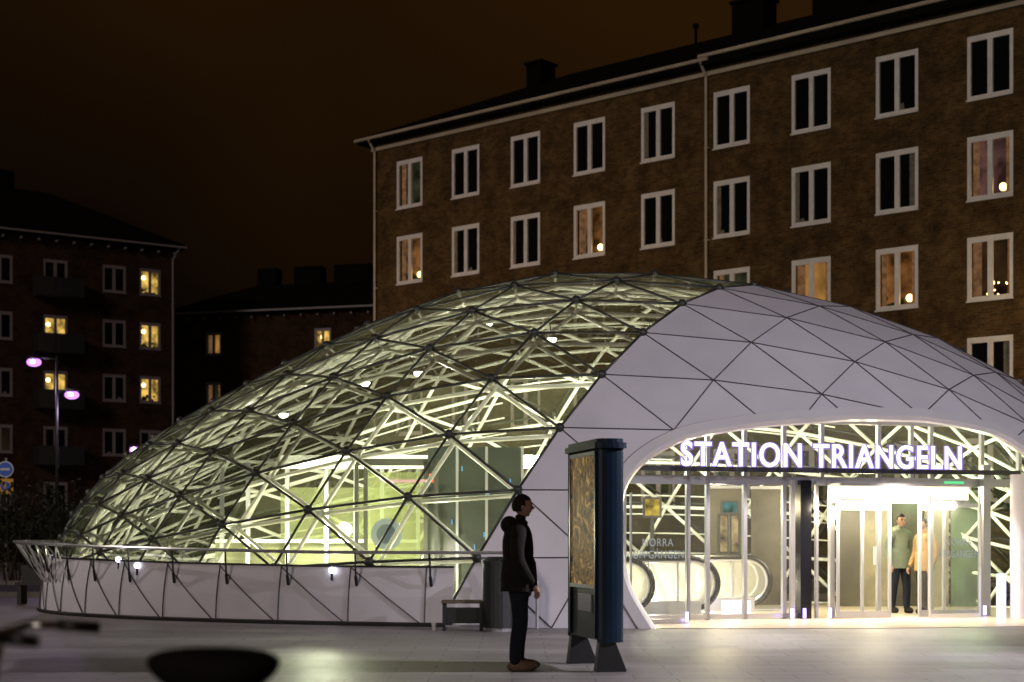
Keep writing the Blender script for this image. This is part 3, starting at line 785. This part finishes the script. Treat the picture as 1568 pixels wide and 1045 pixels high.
def person(name,loc,rot,jacket,trousers,shoe,stride=.03,scale=1.0,bulk=1.0,hood=True):
    e=empty(name,loc,rot); e.scale=(scale,)*3
    V=[(0,0,.95),(0,0,1.08),(-.005,0,1.22),(-.01,0,1.36),(-.01,0,1.47),(.015,0,1.54),(.03,0,1.62)]
    Rr=[.145*bulk,.15*bulk,.157*bulk,.16*bulk,.12,.07,.06]; Ed=[(0,1),(1,2),(2,3),(3,4),(4,5),(5,6)]
    hands=[]
    for sgn in(-1,1):
        b=len(V); st=stride*sgn
        V+= [(0,.09*sgn,.87),(.01+st*.5,(.095)*sgn,.68),(.02+st,.1*sgn,.5),(-.01+st*1.2,.1*sgn,.3),(-.02+st*1.5,.1*sgn,.11),(.0+st*1.5,.1*sgn,.06)]
        Rr+=[.115,.097,.08,.074,.064,.054]; Ed+=[(0,b),(b,b+1),(b+1,b+2),(b+2,b+3),(b+3,b+4),(b+4,b+5)]
        b=len(V); f=0 if sgn<0 else -.03
        V+=[(-.01,.12*sgn,1.46),(-.015,.195*sgn,1.42),(-.045,.24*sgn,1.28),(-.035,.26*sgn,1.14),(.05+f,.265*sgn,1.0),(.12+f,.26*sgn,.89)]
        Rr+=[.09,.08*bulk,.073*bulk,.066*bulk,.056,.044]; Ed+=[(4,b),(b,b+1),(b+1,b+2),(b+2,b+3),(b+3,b+4),(b+4,b+5)]
        hands.append((.13+f,.262*sgn,.885,sgn))
    body=skin('body',V,Ed,Rr,[jacket,trousers],e)
    for p in body.data.polygons:
        c=p.center
        if c.z<.90 and abs(c.y)<.205: p.material_index=1
    hm=MB(); nseg=24
    for k in range(nseg):
        for (z0,r0,z1,r1) in ((.82,.182,.95,.178),(.95,.178,1.12,.165),(1.12,.165,1.2,.13),(.82,.182,.822,.15)):
            a0=2*math.pi*k/nseg;a1=2*math.pi*(k+1)/nseg
            wv=lambda a,z:(1+.03*math.sin(5*a+z*9))*bulk
            hm.face([(math.cos(a)*r*wv(a,z)*.95,math.sin(a)*r*wv(a,z)*1.12,z) for a,r,z in((a0,r0,z0),(a1,r0,z0),(a1,r1,z1),(a0,r1,z1))],jacket)
    if hood:
        hm.ball((-.095,0,1.50),.11,jacket,14,10,(.85,1.15,.85)); hm.ball((.0,0,1.52),.09,jacket,14,8,(1.1,1.1,.55))
    hm.obj('jacket_hem_and_hood',e,smooth=True)
    for hx,hy,hz,sgn in hands:
        v=[(hx,hy,hz),(hx+.022,hy,hz-.04),(hx+.032,hy,hz-.07)];ed=[(0,1),(1,2)];rr=[.028,.034,.03]
        for k,(dx,ln) in enumerate(((.022,.062),(.008,.072),(-.008,.066),(-.022,.05))):
            b=len(v); bx0=hx+.032+dx
            v+=[(bx0,hy,hz-.075),(bx0+.002,hy-.006*sgn,hz-.075-ln*.5),(bx0-.012,hy-.026*sgn,hz-.075-ln*.9)]
            rr+=[.0105,.0095,.008]; ed+=[(2,b),(b,b+1),(b+1,b+2)]
        b=len(v); v+=[(hx+.048,hy-.01*sgn,hz-.04),(hx+.06,hy-.02*sgn,hz-.07),(hx+.056,hy-.026*sgn,hz-.095)]; rr+=[.013,.011,.009]; ed+=[(1,b),(b,b+1),(b+1,b+2)]
        skin('hand',v,ed,rr,[skinm],e,1)
    sm=MB()
    for sgn in(-1,1):
        st=stride*sgn*1.5
        def fn(qv,o):
            o=o.copy(); 
            if o.x<0: o.z*=1.25
            o.z=max(o.z,-.05); return o
        sm.ball((.055+st,.1*sgn,.052),.1,shoe,18,12,(1.55,.5,.62),fn)
    sm.obj('shoes',e,smooth=True)
    hd=MB()
    def hf(qv,o):
        o=o.copy(); x,y,z=qv
        if x>0 and z<.1: o.x*= (1-.10*(-z if z<0 else 0)); 
        if z<-.3: o.y*=1-.35*(-z-.3); o.x*= 1-.08*(-z)
        if z<0 and x<-.1: o.x*=1-.35*(-z)
        if x>.75 and abs(y)<.22:
            nz=math.exp(-((z+.12)/.16)**2); o.x+=.026*nz*(1-abs(y)/.24)
            o.x+=.007*math.exp(-((z+.48)/.1)**2)
            o.x-=.006*math.exp(-((z+.36)/.05)**2)
            o.x-=.007*math.exp(-((z-.08)/.08)**2)
        if x>.6 and .2<abs(y)<.55 and abs(z-.02)<.12: o.x-=.008
        if x>.5 and z<-.7: o.x+=.012
        return o
    hd.ball((.045,0,1.69),.1,skinm,40,32,(1.0,.78,1.2),hf)
    for sgn in(-1,1):
        hd.ball((.035,.079*sgn,1.685),.03,skinm,10,8,(.6,.3,1.05))
        hd.ball((.128,.03*sgn,1.697),.011,hairm,8,6)
        hd.box((.135,.03*sgn,1.716),(.012,.035,.007),hairm)
    hd.box((.139,0,1.643),(.008,.04,.006),pbr('lips',(.2,.08,.065),.5))
    hd.obj('head',e,smooth=True)
    hr=MB()
    def hairf(qv,o):
        o=o.copy();x,y,z=qv
        lim=.42 if x>.35 else (-.05 if x>-.1 else -.55)
        if z<lim: o*= .82
        o*=1+.02*math.sin(17*x+9*y)*math.cos(13*z)
        return o
    hr.ball((.036,0,1.70),.1,hairm,32,24,(1.08,.88,1.19),hairf)
    hr.obj('hair',e,smooth=True)
    return e
jk=pbr('dark_jacket',(.010,.007,.007),.85,noise=.4,nscale=9,bump=.7,bscale=14,spec=.2)
jn=pbr('dark_jeans',(.010,.012,.02),.9,noise=.4,nscale=12,bump=.5,bscale=18,spec=.2)
sh=pbr('tan_shoes',(.13,.08,.045),.6,noise=.3,nscale=20)
Ym=16.1
person('standing_man',(bx(794,Ym),Ym,0),R(6),jk,jn,sh,stride=.02,bulk=1.12)
p1=ep(1378,0,-1.1); person('walking_passenger',(p1.x,p1.y,.01),R(-75),pbr('grey_green_coat',(.10,.12,.08),.8),jn,jk,stride=.06,scale=.97)
p1=ep(1415,0,-.6); person('walking_passenger',(p1.x,p1.y,.01),R(-150),pbr('tan_coat',(.3,.18,.07),.8),jk,jk,stride=.06,scale=.93)

# ---------------------------------------------------------------- bin, bench box, cup, planter
e=empty('litter_bin'); mb=MB(); Y=22.7; x=bx(764,Y)
mb.tube((x,Y,.0),(x,Y,.06),.2,M['frame'],24); mb.tube((x,Y,.06),(x,Y,.98),.235,M['dark'],24); mb.tube((x,Y,.98),(x,Y,1.02),.25,M['dark'],24); mb.tube((x,Y,1.02),(x,Y,1.08),.235,M['dark'],24,r2=.16)
mb.obj('bin_body',e)
e=empty('utility_box_bench'); mb=MB(); Y=22.9; x=bx(709,Y); w2=.58
for dx in(-.27,.27):
    for dy in(-.15,.15): mb.box((x+dx,Y+dy,.2),(.05,.05,.40),M['dark'])
mb.box((x,Y,.22),(w2-.05,.28,.22),M['dark']); mb.box((x,Y,.42),(w2+.04,.42,.04),pbr('worn_wood',(.12,.09,.06),.7,noise=.4,nscale=8))
mb.box((x,Y-.16,.07),(w2,.03,.03),M['frame'])
mb.obj('box_body',e,bevel=.006)
e=empty('paper_cup'); mb=MB(); Y=22.9; x=bx(665,Y); mb.tube((x,Y,0),(x,Y,.1),.03,M['trim'],14,r2=.042); mb.tube((x,Y,.1),(x,Y,.11),.044,M['trim'],14); mb.obj('cup',e)
e=empty('bench'); mb=MB(); Y=31.5; x=bx(55,Y)
mb.box((x,Y,.42),(.7,.45,.06),M['dark']); 
for dx in(-.28,.28): mb.box((x+dx,Y,.2),(.08,.4,.39),M['dark'])
mb.box((x,Y+.2,.62),(.7,.05,.32),M['dark']); mb.obj('bench_frame',e)
e=empty('shrub'); mb=MB(); leaf=pbr('shrub_leaves',(.03,.035,.015),.8); twig=pbr('twigs',(.05,.035,.02),.9)
for k in range(26):
    x=-14.6+random.uniform(-1.8,1.8); y=47+random.uniform(-1,1)
    top=Vector((x+random.uniform(-.6,.6),y,random.uniform(1.6,2.9))); mb.tube((x,y,0),top,.03,twig,5,r2=.008)
    for q_ in range(90):
        f=random.uniform(.25,1); c=Vector((x,y,0)).lerp(top,f)+Vector((random.gauss(0,.28),random.gauss(0,.28),random.gauss(0,.2)))
        u=Vector((random.gauss(0,1),random.gauss(0,1),random.gauss(0,1))).normalized()*.09; v_=u.orthogonal().normalized()*.05
        mb.face([c-u,c+v_,c+u,c-v_],leaf)
mb.obj('branches_and_leaves',e)

# ---------------------------------------------------------------- bicycle in the foreground
e=empty('bicycle'); mb=MB(); Y=4.4
cream=pbr('frame_paint',(.03,.03,.035),.3); chrome=pbr('chrome',(.6,.6,.6),.2,metal=1); sad=pbr('saddle_leather',(.010,.008,.007),.8,spec=.15)
xs=-.84; 
def W(x,z,dy=0): return (x,Y+dy,z)
rw,fw=(xs+.22,.36),(xs-.88,.36)
for cx,cz in (rw,fw):
    mb.path([W(cx+.34*math.cos(a),cz+.34*math.sin(a)) for a in [2*math.pi*k/36 for k in range(36)]],.02,M['rubber'],8,True)
    mb.path([W(cx+.315*math.cos(a),cz+.315*math.sin(a)) for a in [2*math.pi*k/36 for k in range(36)]],.009,chrome,6,True)
    for k in range(18):
        a=2*math.pi*k/18; mb.tube(W(cx,cz,.02*(-1)**k),W(cx+.31*math.cos(a),cz+.31*math.sin(a)),.0015,chrome,4)
    mb.tube(W(cx,cz,-.05),W(cx,cz,.05),.02,chrome,8)
    mb.path([W(cx+.38*math.cos(a),cz+.38*math.sin(a)) for a in [R(10+k*10) for k in range(15)]],.016,cream,6)
bb=(xs-.2,.3)
mb.tube(W(*bb),W(xs+.0,.95),.017,cream,10); mb.tube(W(*bb),W(xs-.68,.72),.018,cream,10); mb.tube(W(xs-.03,.8),W(xs-.66,.84),.016,cream,10)
mb.tube(W(xs-.68,.68),W(xs-.62,.98),.02,cream,10); mb.tube(W(xs-.68,.7),W(*fw),.014,cream,8); mb.tube(W(*bb),W(*rw),.011,cream,8); mb.tube(W(xs-.03,.8),W(*rw),.009,cream,8)
mb.tube(W(bb[0],bb[1],-.02),W(bb[0],bb[1],.0),.09,chrome,24); mb.tube(W(bb[0],bb[1],-.07),W(bb[0]+.12,bb[1]-.1,-.07),.012,chrome); mb.box(W(bb[0]+.12,bb[1]-.1,-.12),(.09,.09,.02),M['rubber'])
mb.tube(W(xs-.62,.98),W(xs-.6,1.09),.013,chrome,8)
for sgn in(-1,1):
    mb.path([W(xs-.6,1.09),W(xs-.66,1.11,sgn*.12),W(xs-.6,1.13,sgn*.24),W(xs-.48,1.13,sgn*.29)],.012,chrome,8)
    mb.tube(W(xs-.52,1.13,sgn*.28),W(xs-.40,1.12,sgn*.31),.017,M['rubber'],10)
    mb.path([W(xs-.6,1.12,sgn*.22),W(xs-.72,1.02,sgn*.1),W(xs-.66,.85)],.004,M['rubber'],5)
def sf(qv,o):
    o=o.copy(); x,y,z=qv
    f=.38+.62*max(0,min(1,(x+.55)/.9)); o.y*=f
    o.z+=.02*x*x
    if z<0:o.z*=1.3
    return o
mb.ball(W(xs,1.02),.18,sad,24,14,(1.05,.6,.36),sf); mb.tube(W(xs,.9),W(xs,.98),.014,chrome)
mb.obj('bicycle_parts',e,smooth=True)
scene.view_settings.view_transform='Standard'; scene.view_settings.look='None'; scene.view_settings.exposure=0
